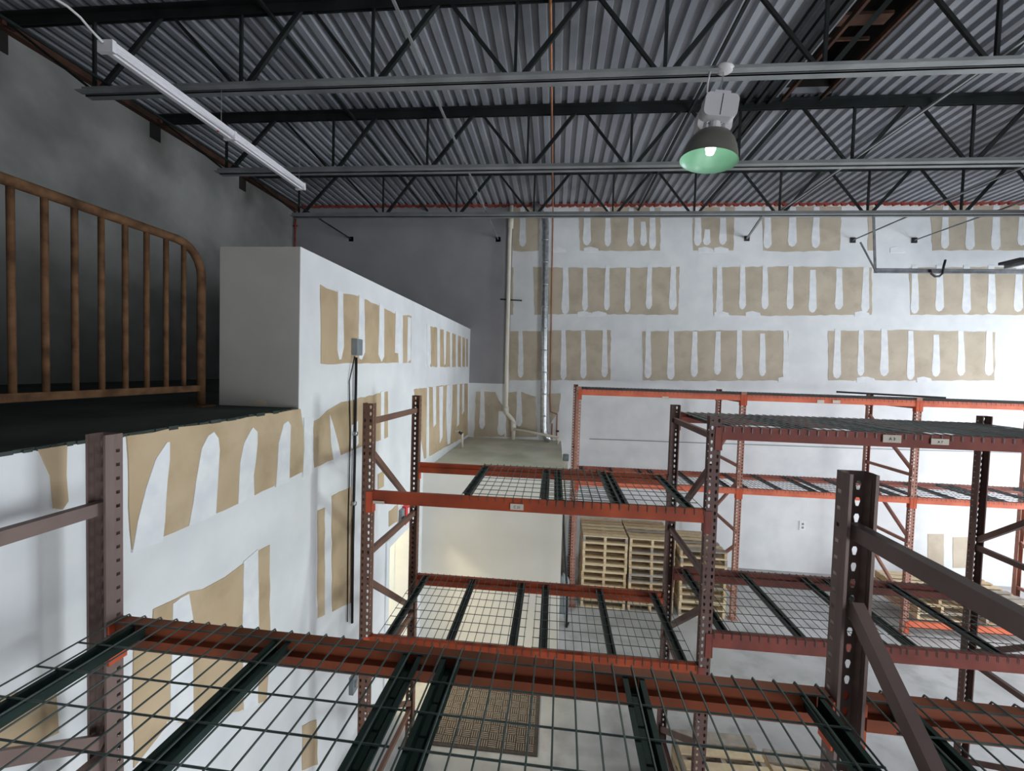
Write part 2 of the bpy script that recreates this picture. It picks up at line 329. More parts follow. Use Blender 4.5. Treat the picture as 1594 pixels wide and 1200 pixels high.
# side partition: sheets and stripes traced where they stand on the wall
SHEETS = [
 ([(498,443),(508,449),(524,454),(557,461),(590,476),(613,488),(640,492),(639,565),(620,564),(560,566),(499,566)], parapet),
 ([(666,506),(697,516),(728,528),(728,571),(700,571),(670,571)], parapet),
 ([(487,656),(497,651),(509,639),(531,626),(603,609),(603.5,680),(550,700),(488,728)], wall_side),
 ([(644,606),(690,600),(728,597),(728,677),(660,714)], wall_side),
 ([(196,678.5),(300,662.5),(400,647),(467,636.6),(476,700),(478,732),(440,749),(365,786),(300,815),(205,858)], wall_side),
 ([(238,948),(273,932),(293,921),(315,917),(350,898),(378,877),(400,858),(419,848),(419,1010),(414,1090),(300,1130),(236,1120)], wall_side),
 ([(494,795),(505,790),(505,957),(494,962)], wall_side),
 ([(516,772),(547,757),(547,938),(517,952)], wall_side),
 ([(588,738),(597,733),(597,757),(588,762)], wall_side),
 ([(605,796),(619,785),(619,811),(605,820)], wall_side),
 ([(58,699.5),(103,692.5),(105,780),(96,793),(82,791),(77,740)], wall_side),
 ([(0,1085),(84,1060),(90,1140),(0,1180)], wall_side),
 ([(207,1012),(258,1020),(258,1130),(207,1195)], wall_side),
 ([(470,1130),(492,1120),(494,1190),(470,1199)], wall_side),
]
for px, par in SHEETS: patch_side(px, parent=par)
SSTR = [
 ([(525,452),(533,455),(534,540),(530,559),(527,560),(524,545)], parapet), ([(558,459),(566,462),(567,548),(562,560),(558,558),(557,540)], parapet),
 ([(590,472),(597,477),(597,555),(593,563),(588,552)], parapet), ([(615,485),(626,489),(626,566),(620,566),(619,550),(614,549)], parapet), ([(634,493),(639,495),(638,560),(633,564)], parapet),
 ([(664,504),(669,506),(670,565),(667,573),(664,565)], parapet), ([(680,510),(684,511),(684,572),(680,572)], parapet), ([(690,513),(694,514),(693,566),(691,568)], parapet),
 ([(700,517),(703,518),(703,573),(700,573)], parapet), ([(709,520),(712,521),(712,573),(709,573)], parapet), ([(717,523),(719,524),(719,573),(717,573)], parapet), ([(723.5,525),(725,526),(725,573),(723.5,573)], parapet),
 ([(512,645),(517,660),(525,690),(531,717),(519,722),(514,690)], wall_side), ([(546,662),(556,655),(557,690),(551,699),(545,697)], wall_side), ([(592,610),(597,608),(597,684),(592,685)], wall_side),
 ([(664,603),(667,603),(667,712),(663,714)], wall_side), ([(673,602),(678,601),(678,660),(674,665)], wall_side), ([(683,602),(689,601),(688,680),(684,690)], wall_side), ([(695,600),(704,599),(703,640),(700,690),(696,692),(694,640)], wall_side),
 ([(711,599),(715,598),(714,660),(711,664)], wall_side), ([(719,598),(722,597),(722,640),(719,645)], wall_side),
 ([(262,688),(258,688),(250,700),(240,715),(225,760),(212,812),(204,860),(225,852),(251,842),(256,780),(262,715)], wall_side),
 ([(331,672),(322,678),(312,698),(303,750),(292,818),(315,810),(334,800),(337,750),(340,700),(338,682)], wall_side),
 ([(392,665),(388,671),(378,690),(372,720),(369,784),(394,772),(393,740),(399,690),(399,672)], wall_side),
 ([(447,655),(440,660),(432,690),(428,758),(449,750),(450,700),(451,662)], wall_side),
 ([(472,650),(487,650),(485,690),(488,735),(470,742),(472,700)], wall_side),
 ([(267,940),(280,930),(292,924),(298,960),(299,1120),(262,1125)], wall_side), ([(378,874),(400,855),(401,920),(400,1098),(378,1105),(376,960)], wall_side),
]
for px, par in SSTR: patch_side(px, 'mud', .007, 'mud_stripe', par, .004)

# ------------------------------------------------------------------ open web roof joists
NODES = [-4.58, -3.05, -1.76, -.44, .86, 2.16, 3.47, 4.78, 6.12, 7.43, 8.74, 10.05]
ZBC, ZTC = H+2.56, H+3.335
def chord(x0, x1, z, hh, top):
    m = MB()
    for s in (-1, 1):
        a, b = sorted((s*.014, s*.086)); m.box(x0, x1, a, b, z if not top else z-.008, z+.008 if not top else z)
        a, b = sorted((s*.014, s*.022)); m.box(x0, x1, a, b, z if not top else z-hh, z+hh if not top else z)
    return m
def joist(y, label):
    t = thing('roof_beam', label, None, (0, y, 0), kind='structure')
    chord(-4.70, XR-.6, ZBC, .07, False).build('bottom_chord', 'joist_steel', t)
    chord(XL+.005, XR, ZTC, .09, True).build('top_chord', 'web_steel', t)
    zt, zb = ZTC-.03, ZBC+.03
    MB().bar((NODES[0], 0, zb), (XL+.12, 0, zt-.02), .022, .022).build('end_diagonal', 'web_steel', t)
    for i, x in enumerate(NODES):
        MB().bar((x, 0, zb), (x, 0, zt), .026, .026).build('web_vertical', 'web_steel', t)
        xr = (x + NODES[i+1])/2 if i+1 < len(NODES) else x+.66
        MB().bar((x+.05, 0, zb), (xr-.03, 0, zt), .034, .042 ).build('web_diagonal', 'web_steel', t)
        if i: MB().bar((x-.05, 0, zb), ((x+NODES[i-1])/2+.03, 0, zt), .026, .03).build('web_diagonal', 'web_steel', t)
    MB().box(XL-.01, XL+.012, -.08, .08, ZTC-.30, ZTC-.09).build('pocket_shade', 'hollow_dark', t)  # dark box standing proud, coloured as the shade inside a wall pocket
    MB().box(XL, XL+.14, -.06, .06, ZTC-.09, ZTC-.05).build('bearing_seat', 'rust_steel', t)
    return t
for y, l in ((2.30, 'dark steel roof joist nearest the viewer, above the frame'), (4.05, 'dark steel roof joist carrying the high bay lamp'), (5.81, 'second dark steel roof joist from the back wall'), (7.55, 'dark steel roof joist nearest the back wall')):
    joist(y, l)
# bridging running from joist to joist, parallel to the ribs
BR = [(-4.40, 'bridging rod near the concrete wall'), (3.50, 'bridging rod right of the high bay lamp'), (-1.25, 'bridging rod above the mezzanine guard wall'), (5.59, 'bridging rod above the door track hanger'), (6.68, 'bridging rod at the far right')]
for x, l in BR:
    b = thing('ceiling_beam', 'thin dark steel '+l, None, (x, 0, 0), kind='structure')
    MB().bar((0, 1.5, ZBC+.07), (0, YB if x != 3.5 else 7.6, ZBC+.09), .02, .02).build('rod', 'web_steel' if x < -4 else 'joist_steel', b)
    if x != 3.5: MB().box(-.05, .05, YB-.012, YB, ZBC+.04, ZBC+.14).build('wall_plate', 'dark_metal', b)
for x, l in ((-2.75, 'left of the centre pipes'), (1.55, 'behind the high bay lamp'), (4.3, 'right of the high bay lamp')):
    b = thing('ceiling_beam', 'thin dark steel top bridging '+l, None, (x, 0, 0), kind='structure')
    MB().bar((0, 1.5, ZTC-.10), (0, YB, ZTC-.10), .03, .03).build('rod', 'web_steel', b)
b = thing('ceiling_beam', 'short diagonal brace from joist to the back wall', None, (3.22, 7.55, ZBC), kind='structure')
MB().bar((0, 0, 0), (.43, 1.65, .12), .03, .03).build('rod', 'joist_steel', b)
MB().box(.38, .48, 1.64, 1.65, .07, .17).build('wall_plate', 'dark_metal', b)
# ------------------------------------------------------------------ pallet racking
CW, CD, PT = .080, .063, .0508
COLM = {}
def column_mesh(height, m, hs):
    key = (round(height, 3), m, hs)
    if key in COLM: return COLM[key]
    bm = bmesh.new()
    def cell(P, u0, u1, v0, v1, hole):
        c = [bm.verts.new(P(u, v)) for u, v in ((u0,v0),(u1,v0),(u1,v1),(u0,v1))]
        if not hole: bm.faces.new(c); return
        hu, hv, ru, rv = hole
        if rv > 0: pts = [(-.5,-1),(.5,-1),(.8,-.3),(1,.35),(.55,1),(-.55,1),(-1,.35),(-.8,-.3)]
        else: pts = [(-1,-1),(1,-1),(1,-.5),(1,.5),(1,1),(-1,1),(-1,.5),(-1,-.5)]; rv = -rv
        o = [bm.verts.new(P(hu+a*ru, hv+b*rv)) for a, b in pts]
        for q in ((c[0],c[1],o[1],o[0]), (c[1],o[2],o[1]), (c[1],c[2],o[3],o[2]), (c[2],o[4],o[3]), (c[2],c[3],o[5],o[4]), (c[3],o[6],o[5]), (c[3],c[0],o[7],o[6]), (c[0],o[0],o[7])): bm.faces.new(q)
    n = int(height/PT); web = lambda u, v: (u, 0, v)
    fl = lambda s: (lambda u, v: (s*CW/2, u, v))
    for i in range(n):
        a = i*PT; b = (i+1)*PT if i < n-1 else height; mid = a+PT/2
        cell(web, -CW/2, 0, a, b, (-CW/4-.002, mid, .0085, .0135)); cell(web, 0, CW/2, a, b, (CW/4+.002, mid, .0085, .0135))
        for s in (-1, 1):
            cell(fl(s), 0, .034, a, b, (.018, a+.008, .0075, -.006) if s == hs else None)
    for s in (-1, 1):
        for q in ([(s*CW/2, .034, 0), (s*CW/2, CD, 0), (s*CW/2, CD, height), (s*CW/2, .034, height)], [(s*CW/2, CD, 0), (s*(CW/2-.009), CD, 0), (s*(CW/2-.009), CD, height), (s*CW/2, CD, height)]):
            bm.faces.new([bm.verts.new(p) for p in q])
    bmesh.ops.remove_doubles(bm, verts=bm.verts, dist=1e-5)
    bmesh.ops.recalc_face_normals(bm, faces=bm.faces)
    bmesh.ops.solidify(bm, geom=bm.faces[:], thickness=.0022)
    me = bpy.data.meshes.new('column'); bm.to_mesh(me); bm.free(); me.materials.append(MATS[m]); COLM[key] = me; return me

class Rack:
    def __init__(s, label, loc, rotz, xs, depth, height, cm, group):
        s.t = thing('pallet_rack', label, 'rack', loc, (0, 0, rotz), group); s.xs = xs; s.d = depth; s.h = height; s.skew = {}
        s.M = Matrix.Translation(loc) @ Matrix.Rotation(rotz, 4, 'Z'); s.rz = rotz
    def frame(s, i, cm, flip=False, levels=(.14, 1.17, 2.2, 3.2)):
        x = s.xs[i]; g = -1 if x > 0 else 1; k_ = s.skew.get(i, 0)
        inst(column_mesh(s.h, cm, g), 'column', s.t, (x, 0, .006)); inst(column_mesh(s.h, cm, -g), 'column', s.t, (x+k_, s.d, .006), (0, 0, PI))
        for yy, e in ((.035, 0), (s.d-.035, k_)): MB().box(x+e-.07, x+e+.07, yy-.06, yy+.06, 0, .008).build('foot_plate', cm, s.t)
        y0, y1 = .022, s.d-.022
        for k, l in enumerate(levels):
            z = s.h-l; MB().bar((x, y0, z), (x+k_, y1, z), .034, .045).build('horizontal_brace', cm, s.t)
            if k < len(levels)-1 and flip is not None:
                a, b = (y0+.03, y1-.03) if not flip else (y1-.03, y0+.03)
                MB().bar((x if a < b else x+k_, a, z-.22), (x+k_ if a < b else x, b, s.h-levels[k+1]+.07), .034, .045).build('diagonal_brace', cm, s.t)
    def beam(s, bay, side, z, bm_, hh=.092, cm='connector_orange', cr=None):
        x0, x1 = s.xs[bay]+CW/2+.004 + (s.skew.get(bay, 0) if side else 0), s.xs[bay+1]-CW/2-.004
        prof = [(0, z-hh), (.066, z-hh), (.066, z-.041), (.040, z-.041), (.040, z), (0, z)]
        if side: prof = [(s.d-u, w_) for u, w_ in prof]
        o = MB().prism(prof, 'x', x0, x1).build('beam', bm_, s.t)
        for xa, dirn in ((x0, -1), (x1, 1)):
            f = lambda u: u if not side else s.d-u
            ya, yb = sorted((f(-.007), f(-.002))); yc, yd = sorted((f(-.007), f(.060)))
            m = MB(); a, b = sorted((xa+dirn*.001, xa+dirn*.046)); m.box(a, b, ya, yb, z-hh-.075, z-.004)
            a, b = sorted((xa-dirn*.004, xa+dirn*.003)); m.box(a, b, yc, yd, z-hh-.075, z-.004)
            m.build('connector', cm if dirn < 0 else (cr or cm), o)
        return o
    def label(s, beam, side, x, z, w_, hh, txt, m='label_card'):
        y = -.0135 if not side else s.d+.0135
        c = MB().box(x-w_/2, x+w_/2, y-.001, y+.001, z-hh/2, z+hh/2).build('shelf_label', m, beam)
        if txt:
            t = inst(text_mesh(txt, hh*.55, 'label_ink', 'lettering'), 'lettering', beam, (x, y-.0022, z-.002), (PI/2, 0, 0))
    def world(s, p): return s.M @ Vector(p)

DECKM = {}
def deck_meshes(width, depth, wm, sm, r, pitch, wf):
    key = (width, depth, wm, sm, r, pitch, wf)
    if key in DECKM: return DECKM[key]
    a = MB(); n = int(round(width/pitch))
    for i in range(n+1):
        x = -width/2 + width*i/n
        a.tube([(x, -.009, -wf), (x, -.009, -.006), (x, -.004, .004), (x, .02, .006), (x, depth-.02, .006), (x, depth+.004, .004), (x, depth+.009, -.006), (x, depth+.009, -wf)], r, 5)
    b = MB(); k = 8
    for i in range(k+1):
        y = .045 + (depth-.09)*i/k; b.tube([(-width/2-.008, y, .001), (width/2+.008, y, .001)], r*1.05, 5)
    c = MB(); y0, y1 = .045, depth-.045
    c.box(-.022, .022, y0, y1, -.040, -.036).box(-.022, -.018, y0, y1, -.036, -.003).box(.018, .022, y0, y1, -.036, -.003)
    c.box(-.034, -.022, y0, y1, -.006, -.003).box(.022, .034, y0, y1, -.006, -.003)
    res = (a.mesh('long_wires', wm, fix=False), b.mesh('cross_wires', wm, fix=False), c.mesh('support', sm)); DECKM[key] = res; return res
def deck(rack, x0, x1, z, label, wm='wire_green', sm='support_green', r=.0027, supports=None, dy=0, dz=0, rot=0, group=None, pitch=.0635, wf=.036):
    ms = deck_meshes(round(x1-x0, 3), rack.d, wm, sm, r, pitch, wf)
    t = thing('wire_deck', label, 'wire deck', rack.world(((x0+x1)/2, dy, z+dz)), (0, 0, rack.rz+rot), group)
    inst(ms[0], 'long_wires', t); inst(ms[1], 'cross_wires', t)
    wd = x1-x0
    for sx in (supports or (-wd/2+.08, 0, wd/2-.08)): inst(ms[2], 'support', t, (sx, 0, 0))
    return t

# near rack, right under the viewer
DN = 1.06
rzn = math.radians(-1.0)
near = Rack('brown pallet rack in the foreground with its shelf below the viewer', (0, .40, 0), rzn, [-1.635, .893, 3.45], DN, 3.575, 'upright_near', 'warehouse pallet racks')
near.frame(0, 'upright_near', False, (.26, 1.2, 2.23, 3.25))
for i in (1, 2): near.frame(i, 'upright_near', True, (.17, 1.2, 2.23, 3.25))
for b_ in (0, 1):
    for sd in (0, 1): near.beam(b_, sd, 2.895, 'beam_brown', .080)
deck(near, -1.575, -.405, 2.895, 'dark green wire deck on the foreground shelf beside the partition', supports=(-.49, .06, .53), r=.0030)
deck(near, -.365, .83, 2.895, 'dark green wire deck on the foreground shelf left of the dark post', supports=(-.56, .03, .56), r=.0030)
deck(near, .955, 2.13, 2.895, 'dark green wire deck on the foreground shelf right of the dark post', r=.0030)
deck(near, 2.18, 3.39, 2.895, 'dark green wire deck at the far right end of the foreground shelf', r=.0030)

# middle rack
DM = 1.095
mid = Rack('brown pallet rack in the middle with rust red beams and half empty shelves', (0, 3.25, 0), 0, [-1.402, 1.142, 3.80], DM, 3.56, 'upright_mid', 'warehouse pallet racks')
mid.skew = {0: .045}
mid.frame(0, 'upright_mid'); mid.frame(1, 'upright_dark'); mid.frame(2, 'upright_dark')
bl = mid.beam(0, 0, 2.895, 'beam_rust', cr='beam_maroon'); mid.beam(0, 1, 2.895, 'beam_rust', cr='beam_maroon')
mid.beam(0, 0, 1.76, 'beam_rust', cr='beam_maroon'); mid.beam(0, 1, 1.76, 'beam_rust', cr='beam_maroon')
br = mid.beam(1, 0, 3.496, 'beam_maroon', .092, 'beam_maroon'); mid.beam(1, 1, 3.496, 'beam_maroon', .092, 'beam_maroon')
mid.beam(1, 0, 2.01, 'beam_maroon', .105, 'beam_maroon'); mid.beam(1, 1, 2.01, 'beam_maroon', .105, 'beam_maroon')
mid.label(bl, 0, -.245, H-1.017, .098, .045, 'C 21'); mid.label(bl, 0, -1.30, H-1.045, .09, .022, None)
mid.label(br, 0, 2.29, H-.398, .115, .052, 'A 3'); mid.label(br, 0, 2.59, H-.405, .11, .04, 'A 7')
deck(mid, -.02, 1.09, 2.895, 'dark wire deck on the upper left shelf against the perforated centre post', 'wire_green', 'support_black')
deck(mid, -.66, .50, 2.895, 'dark wire deck lying shifted on the upper left shelf over its neighbour', 'wire_green', 'support_black', dz=.013, supports=(-.55, 0.03, .56))
deck(mid, -1.30, -.17, 1.76, 'dark wire deck on the lower left shelf beside the partition', 'wire_green', 'support_black')
deck(mid, -.10, 1.085, 1.76, 'dark wire deck on the lower left shelf in front of the pallet stacks', 'wire_green', 'support_black')
deck(mid, 1.20, 2.44, 3.496, 'grey wire deck on the top right shelf behind the lettered tag', 'wire_grey', 'support_black', r=.0030)
deck(mid, 2.48, 3.74, 3.496, 'grey wire deck at the right end of the top right shelf', 'wire_grey', 'support_black', r=.0030)
deck(mid, 1.20, 2.44, 2.01, 'dark wire deck on the lower right shelf beside the centre post', 'wire_green', 'support_black')
deck(mid, 2.48, 3.74, 2.01, 'dark wire deck at the right end of the lower right shelf', 'wire_green', 'support_black')

# far rack along the back wall
DF = 1.09
far = Rack('orange pallet rack standing along the back wall', (0, 7.20, 0), 0, [.395, 2.93, 5.445, 7.95, 10.46], DF, 3.60, 'upright_far', 'warehouse pallet racks')
for i, fl in enumerate((False, False, True, True, False)): far.frame(i, 'upright_far', fl)
LF = {}
for b_ in range(4):
    for sd in (0, 1):
        LF[(b_, sd)] = far.beam(b_, sd, 3.565, 'beam_orange'); far.beam(b_, sd, 2.10, 'beam_orange')
    if b_ >= 2:
        for sd in (0, 1): far.beam(b_, sd, .19, 'beam_orange')
far.label(LF[(0,0)], 0, 1.743, H-.385, .10, .04, None); far.label(LF[(1,0)], 0, 4.045, H-.36, .10, .045, None); far.label(LF[(1,0)], 0, 4.27, H-.355, .11, .045, None)
where = ['first', 'second', 'third', 'fourth']
for b_ in range(4):
    xa, xb = far.xs[b_]+.06, far.xs[b_+1]-.06; xm = (xa+xb)/2
    for lv, z in (('top', 3.565), ('middle', 2.10)):
        for sdn, p, q in (('left', xa, xm-.02), ('right', xm+.02, xb)):
            deck(far, p, q, z, 'grey wire deck, %s half of %s shelf, %s bay of orange rack' % (sdn, lv, where[b_]), 'wire_grey', 'support_black', r=.0034)
# loose dark deck channel lying on the far top shelf
lb = thing('loose_channel', 'dark steel channel lying loose on the top shelf of the orange rack', 'steel bar', (4.9, 7.9, 3.60))
MB().bar((-.1, .2, .03), (1.1, -.45, .01), .05, .03).build('channel', 'dark_metal', lb)

# ------------------------------------------------------------------ wooden pallets
PW, PL, PH = .715, .92, .119
woods = ['wood_new', 'wood_tan', 'wood_grey']
PM = {}
for m in woods:
    PM['stringer', m] = MB().box(-.02, .02, -PL/2, PL/2, 0, .083).mesh('stringer', m)
    PM['board', m] = MB().box(-PW/2, PW/2, -.045, .045, 0, .016).mesh('deck_board', m)
    PM['wide', m] = MB().box(-PW/2, PW/2, -.068, .068, 0, .016).mesh('deck_board', m)
def pallet(label, loc, rz, group, wts=(5, 4, 1.4)):
    t = thing('wooden_pallet', label, 'pallet', loc, (0, 0, rz), group)
    pick = lambda: random.choices(woods, wts)[0]
    base = pick()
    for sx in (-PW/2+.02, 0, PW/2-.02): inst(PM['stringer', base if random.random() < .7 else pick()], 'stringer', t, (sx, 0, .017))
    for y in (-PL/2+.045, -.0, PL/2-.045): inst(PM['board', pick()], 'bottom_board', t, (0, y, 0))
    for k in range(6):
        e = k in (0, 5); y = -PL/2+.068 + (PL-.136)*k/5
        inst(PM['wide' if e else 'board', pick()], 'deck_board', t, (0, y, .101))
    return t
ordn = ['bottom', 'second lowest', 'third lowest', 'fourth lowest', 'fifth lowest', 'sixth lowest', 'seventh lowest', 'eighth lowest', 'ninth lowest', 'topmost']
for nm, x, y, cnt in (('left', .905, 7.70, 10), ('centre', 1.655, 7.69, 10), ('right', 2.445, 7.66, 9)):
    for k in range(cnt):
        o = ordn[k] if not (k == cnt-1) else 'topmost'
        pallet('pale wooden pallet, %s of the %s stack below orange rack' % (o, nm), (x+random.uniform(-.008, .008), y+random.uniform(-.012, .012), k*PH), random.uniform(-.008, .008), 'pallets stacked on end bays')
for nm, x, y, z0, cnt in (('low', 6.0, 7.74, .195, 3), ('far right', 6.95, 7.74, .195, 3), ('outermost', 8.5, 7.75, .195, 3)):
    for k in range(cnt):
        pallet('sunlit wooden pallet, %s in the %s pile under the orange rack' % (('bottom', 'middle', 'topmost')[k], nm), (x+random.uniform(-.02, .02), y, z0+k*PH), random.uniform(-.05, .05), 'pallets on the bottom beam')
for nm, x, y, cnt, rz in (('centre post', 1.60, 3.80, 4, .03), ('dark post', 2.40, 3.80, 3, -.03)):
    for k in range(cnt):
        pallet('weathered wooden pallet, %s in the floor pile beside the %s' % (('bottom', 'second lowest', 'third lowest', 'topmost')[k] if k < cnt-1 else 'topmost', nm), (x, y+random.uniform(-.02, .02), k*PH), rz+random.uniform(-.02, .02), 'pallets on the floor under the middle rack', (3, 2, 5))

# ------------------------------------------------------------------ railing on the mezzanine
rx = -2.40
rl = thing('railing', 'rusty brown steel railing with round bars on the mezzanine', 'railing', (rx, 2.84, ZM))
zt = 1.075
pts = [(0, -2.6, zt), (0, -.22, zt)] + [(0, -.22+.20*math.sin(a), zt-.20+.20*math.cos(a)) for a in [PI/2*k/6 for k in range(1, 7)]] + [(0, -.02, .0)]
MB().tube(pts, .026, 12).build('top_rail', 'rail_paint', rl, True)
MB().bar((0, -2.6, .125), (0, -.03, .125), .03, .04).build('bottom_rail', 'rail_paint', rl)
MB().tube([(0, -2.55, 0), (0, -2.55, zt)], .024, 10).build('post', 'rail_paint', rl, True)
for k in range(18):
    y = -.165-.131*k
    MB().tube([(0, y, .14), (0, y, zt-.01)], .0145, 8).build('baluster', 'rail_paint', rl, True)
MB().box(-.06, .06, -.08, .04, 0, .01).build('base_plate', 'rail_paint', rl)

# ------------------------------------------------------------------ lights of the room
hb = thing('high_bay_lamp', 'lit high bay lamp with grey bell reflector hanging from a joist', 'lamp', (1.335, 4.0, H+2.56), (0, math.radians(7), 0))
MB().lathe([(.0, .03), (.075, .028), (.08, .018), (.06, .0), (.02, -.01), (0, -.012)], 20).build('canopy', 'lamp_grey', hb, True)
MB().tube([(0, 0, 0), (0, 0, -.14)], .006, 6).tube([(0, .0, -.14), (.018, 0, -.16), (0, 0, -.185), (-.015, 0, -.165)], .007, 6).build('hook', 'galvanised', hb)
MB().tube([(-.11, 0, .0), (-.115, 0, -.10), (-.105, .01, -.18), (-.07, 0, -.2)], .008, 6).build('power_cable', 'lamp_grey', hb, True)
MB().box(-.055, .075, -.05, .05, -.245, -.185).build('junction_box', 'lamp_grey', hb)
def rrect(w_, h_, r, n=5):
    out = []
    for cx, cz, a0 in ((w_/2-r, h_/2-r, 0), (-w_/2+r, h_/2-r, PI/2), (-w_/2+r, -h_/2+r, PI), (w_/2-r, -h_/2+r, 3*PI/2)):
        out += [(cx+r*math.cos(a0+PI/2*k/n), cz+r*math.sin(a0+PI/2*k/n)) for k in range(n+1)]
    return out
MB().prism([(x, z-.335) for x, z in rrect(.27, .19, .045)], 'y', -.11, .0).build('ballast_housing', 'lamp_grey', hb)
MB().prism([(x, z-.395) for x, z in rrect(.285, .20, .05)], 'y', .0, .12).build('ballast_cover', 'lamp_grey', hb)
MB().box(-.003, .003, -.113, -.11, -.42, -.25).build('housing_seam', 'dark_metal', hb)
MB().tube([(-.075, -.02, -.53), (-.075, -.02, -.445), (-.055, -.02, -.43), (-.03, -.02, -.455), (0, -.02, -.435), (.03, -.02, -.455), (.055, -.02, -.43), (.075, -.02, -.445), (.075, -.02, -.53)], .006, 6).build('wire_bracket', 'galvanised', hb)
MB().tube([(0, 0, -.42), (0, 0, -.56)], .045, 12).build('lamp_neck', 'lamp_grey', hb)
zr = -.505
prof = [(.05, 0), (.10, -.005), (.145, -.03), (.18, -.075), (.205, -.13), (.222, -.19), (.232, -.235), (.236, -.245)]
MB().lathe([(r, z+zr) for r, z in prof], 40).build('reflector', 'reflector_outer', hb, True)
MB().lathe([(r-.005, z+zr-.003) for r, z in prof][1:-1] + [(.236, zr-.246)], 40).build('reflector_lining', 'reflector_inner', hb, True)
MB().lathe([(.0, zr-.03), (.025, zr-.035), (.04, zr-.09), (.042, zr-.14), (.03, zr-.185), (0, zr-.20)], 16).build('bulb', 'hid_bulb', hb, True)
ll = bpy.data.lights.new('bulb_light', 'SPOT'); ll.energy = 150; ll.color = (.88, 1.0, .92); ll.shadow_soft_size = .1; ll.spot_size = math.radians(125); ll.spot_blend = .6
lo = bpy.data.objects.new('bulb_light', ll); COL.objects.link(lo); lo.parent = hb; lo.location = (0, 0, zr-.255)

fx = thing('strip_light', 'white unlit fluorescent strip light hanging over the mezzanine', 'light', (-3.25, 2.95, H+2.21))
MB().prism([(-.055, .03), (-.055, .0), (-.02, -.02), (-.018, -.045), (.018, -.045), (.02, -.02), (.055, .0), (.055, .03)], 'y', 0, 2.44).build('housing', 'white_enamel', fx)
for sx in (-.038, .038): MB().tube([(sx, .03, -.022), (sx, 1.2, -.022)], .012, 8).tube([(sx, 1.24, -.022), (sx, 2.41, -.022)], .012, 8).build('tube', 'white_enamel', fx, True)
for yy in (-.006, 1.205, 2.42): MB().box(-.06, .06, yy, yy+.03, -.05, .034).build('end_cap', 'white_enamel', fx)
MB().box(-.012, .012, 1.05, 1.07, -.047, -.045).build('sticker', 'alarm_red', fx)
for yy in (1.1, 2.40): MB().tube([(0, yy, .03), (0, yy+.0, .45 if yy > 2 else .38)], .004, 5).build('hanger_wire', 'galvanised', fx)
cpx = [onY(160, 66, 2.93), onY(140, 45, 2.9), onY(125, 27, 2.85), onY(105, 10, 2.8), onY(85, -2, 2.75), onY(40, -25, 2.7)]
pc = thing('power_cord', 'white power cord looping up from the strip light', 'cord', cpx[0])
MB().tube([p-cpx[0] for p in cpx], .0095, 6).build('cord', 'white_cord', pc, True)

# ------------------------------------------------------------------ pipes on the back wall
def pipe(name, label, cat, pts, r, m, parts=()):
    o0 = Vector(pts[0]); t = thing(name, label, cat, o0)
    MB().tube([Vector(p)-o0 for p in pts], r, 12).build('pipe', m, t, True)
    for nm, a, b, rr, mm in parts: MB().tube([Vector(a)-o0, Vector(b)-o0], rr, 12).build(nm, mm, t, True)
    return t
z_ = lambda v: H+v
vp = pipe('vent_pipe', 'cream plastic vent pipe with an offset bend on the back wall', 'pipe', [(-.985, 9.1, z_(3.30)), (-1.005, 9.1, z_(2.6)), (-.985, 9.1, z_(0)), (-.975, 9.1, z_(-.85)), (-.955, 9.1, z_(-.92)), (-.835, 9.08, z_(-1.04)), (-.805, 9.07, z_(-1.10)), (-.805, 9.05, z_(-1.455))], .042, 'pvc',
    [('coupling', (-.99, 9.1, z_(3.10)), (-.99, 9.1, z_(2.85)), .056, 'pvc'), ('coupling', (-.975, 9.1, z_(-.78)), (-.97, 9.1, z_(-.90)), .055, 'pvc'), ('coupling', (-.81, 9.07, z_(-1.08)), (-.805, 9.06, z_(-1.28)), .055, 'pvc'),
     ('strap', (-1.16, 9.15, z_(1.42)), (-.72, 9.15, z_(1.40)), .014, 'dark_metal')])
pipe('drain_pipe', 'slim cream drain pipe running level above the restroom roof', 'pipe', [(-.77, 8.94, z_(-1.22)), (-.05, 8.83, z_(-1.31)), (.08, 8.82, z_(-1.33)), (.10, 8.82, z_(-1.36)), (.10, 8.82, z_(-1.457))], .028, 'pvc', [('elbow', (.10, 8.82, z_(-1.32)), (.10, 8.82, z_(-1.42)), .04, 'pvc')])
dpts = [(-.52, 9.02, z_(3.30)), (-.36, 9.02, z_(3.10)), (-.29, 9.02, z_(2.98)), (-.275, 9.02, z_(2.8)), (-.23, 9.02, z_(.5)), (-.19, 9.02, z_(-1.15)), (-.18, 9.02, z_(-1.27)), (-.13, 9.01, z_(-1.36)), (-.06, 9.0, z_(-1.45))]
du = pipe('vent_duct', 'shiny galvanised round duct climbing the back wall', 'duct', dpts, .07, 'galvanised')
o0 = Vector(dpts[0])
for k in range(9):
    zz = 2.6-k*.44; xx = -.275+.085*(k/8.)
    MB().tube([Vector((xx, 9.02, z_(zz)))-o0, Vector((xx, 9.02, z_(zz-.025)))-o0], .076, 14).build('seam_ring', 'galvanised', du, True)
pipe('copper_pipe', 'thin copper pipe crossing the ceiling and dropping beside the duct', 'pipe', [(-.146, 1.2, z_(3.215)), (-.145, 9.1, z_(3.215)), (-.143, 9.15, z_(3.2)), (-.08, 9.15, z_(-.5)), (-.06, 9.15, z_(-.86)), (.075, 9.15, z_(-.90)), (.08, 9.15, z_(-1.40))], .013, 'copper', [('valve', (.07, 9.14, z_(-1.25)), (.12, 9.12, z_(-1.25)), .02, 'dark_metal')])
pipe('copper_riser', 'short copper riser between the duct and the copper pipe', 'pipe', [(-.02, 9.15, z_(-1.10)), (-.02, 9.15, z_(-1.45))], .014, 'copper')
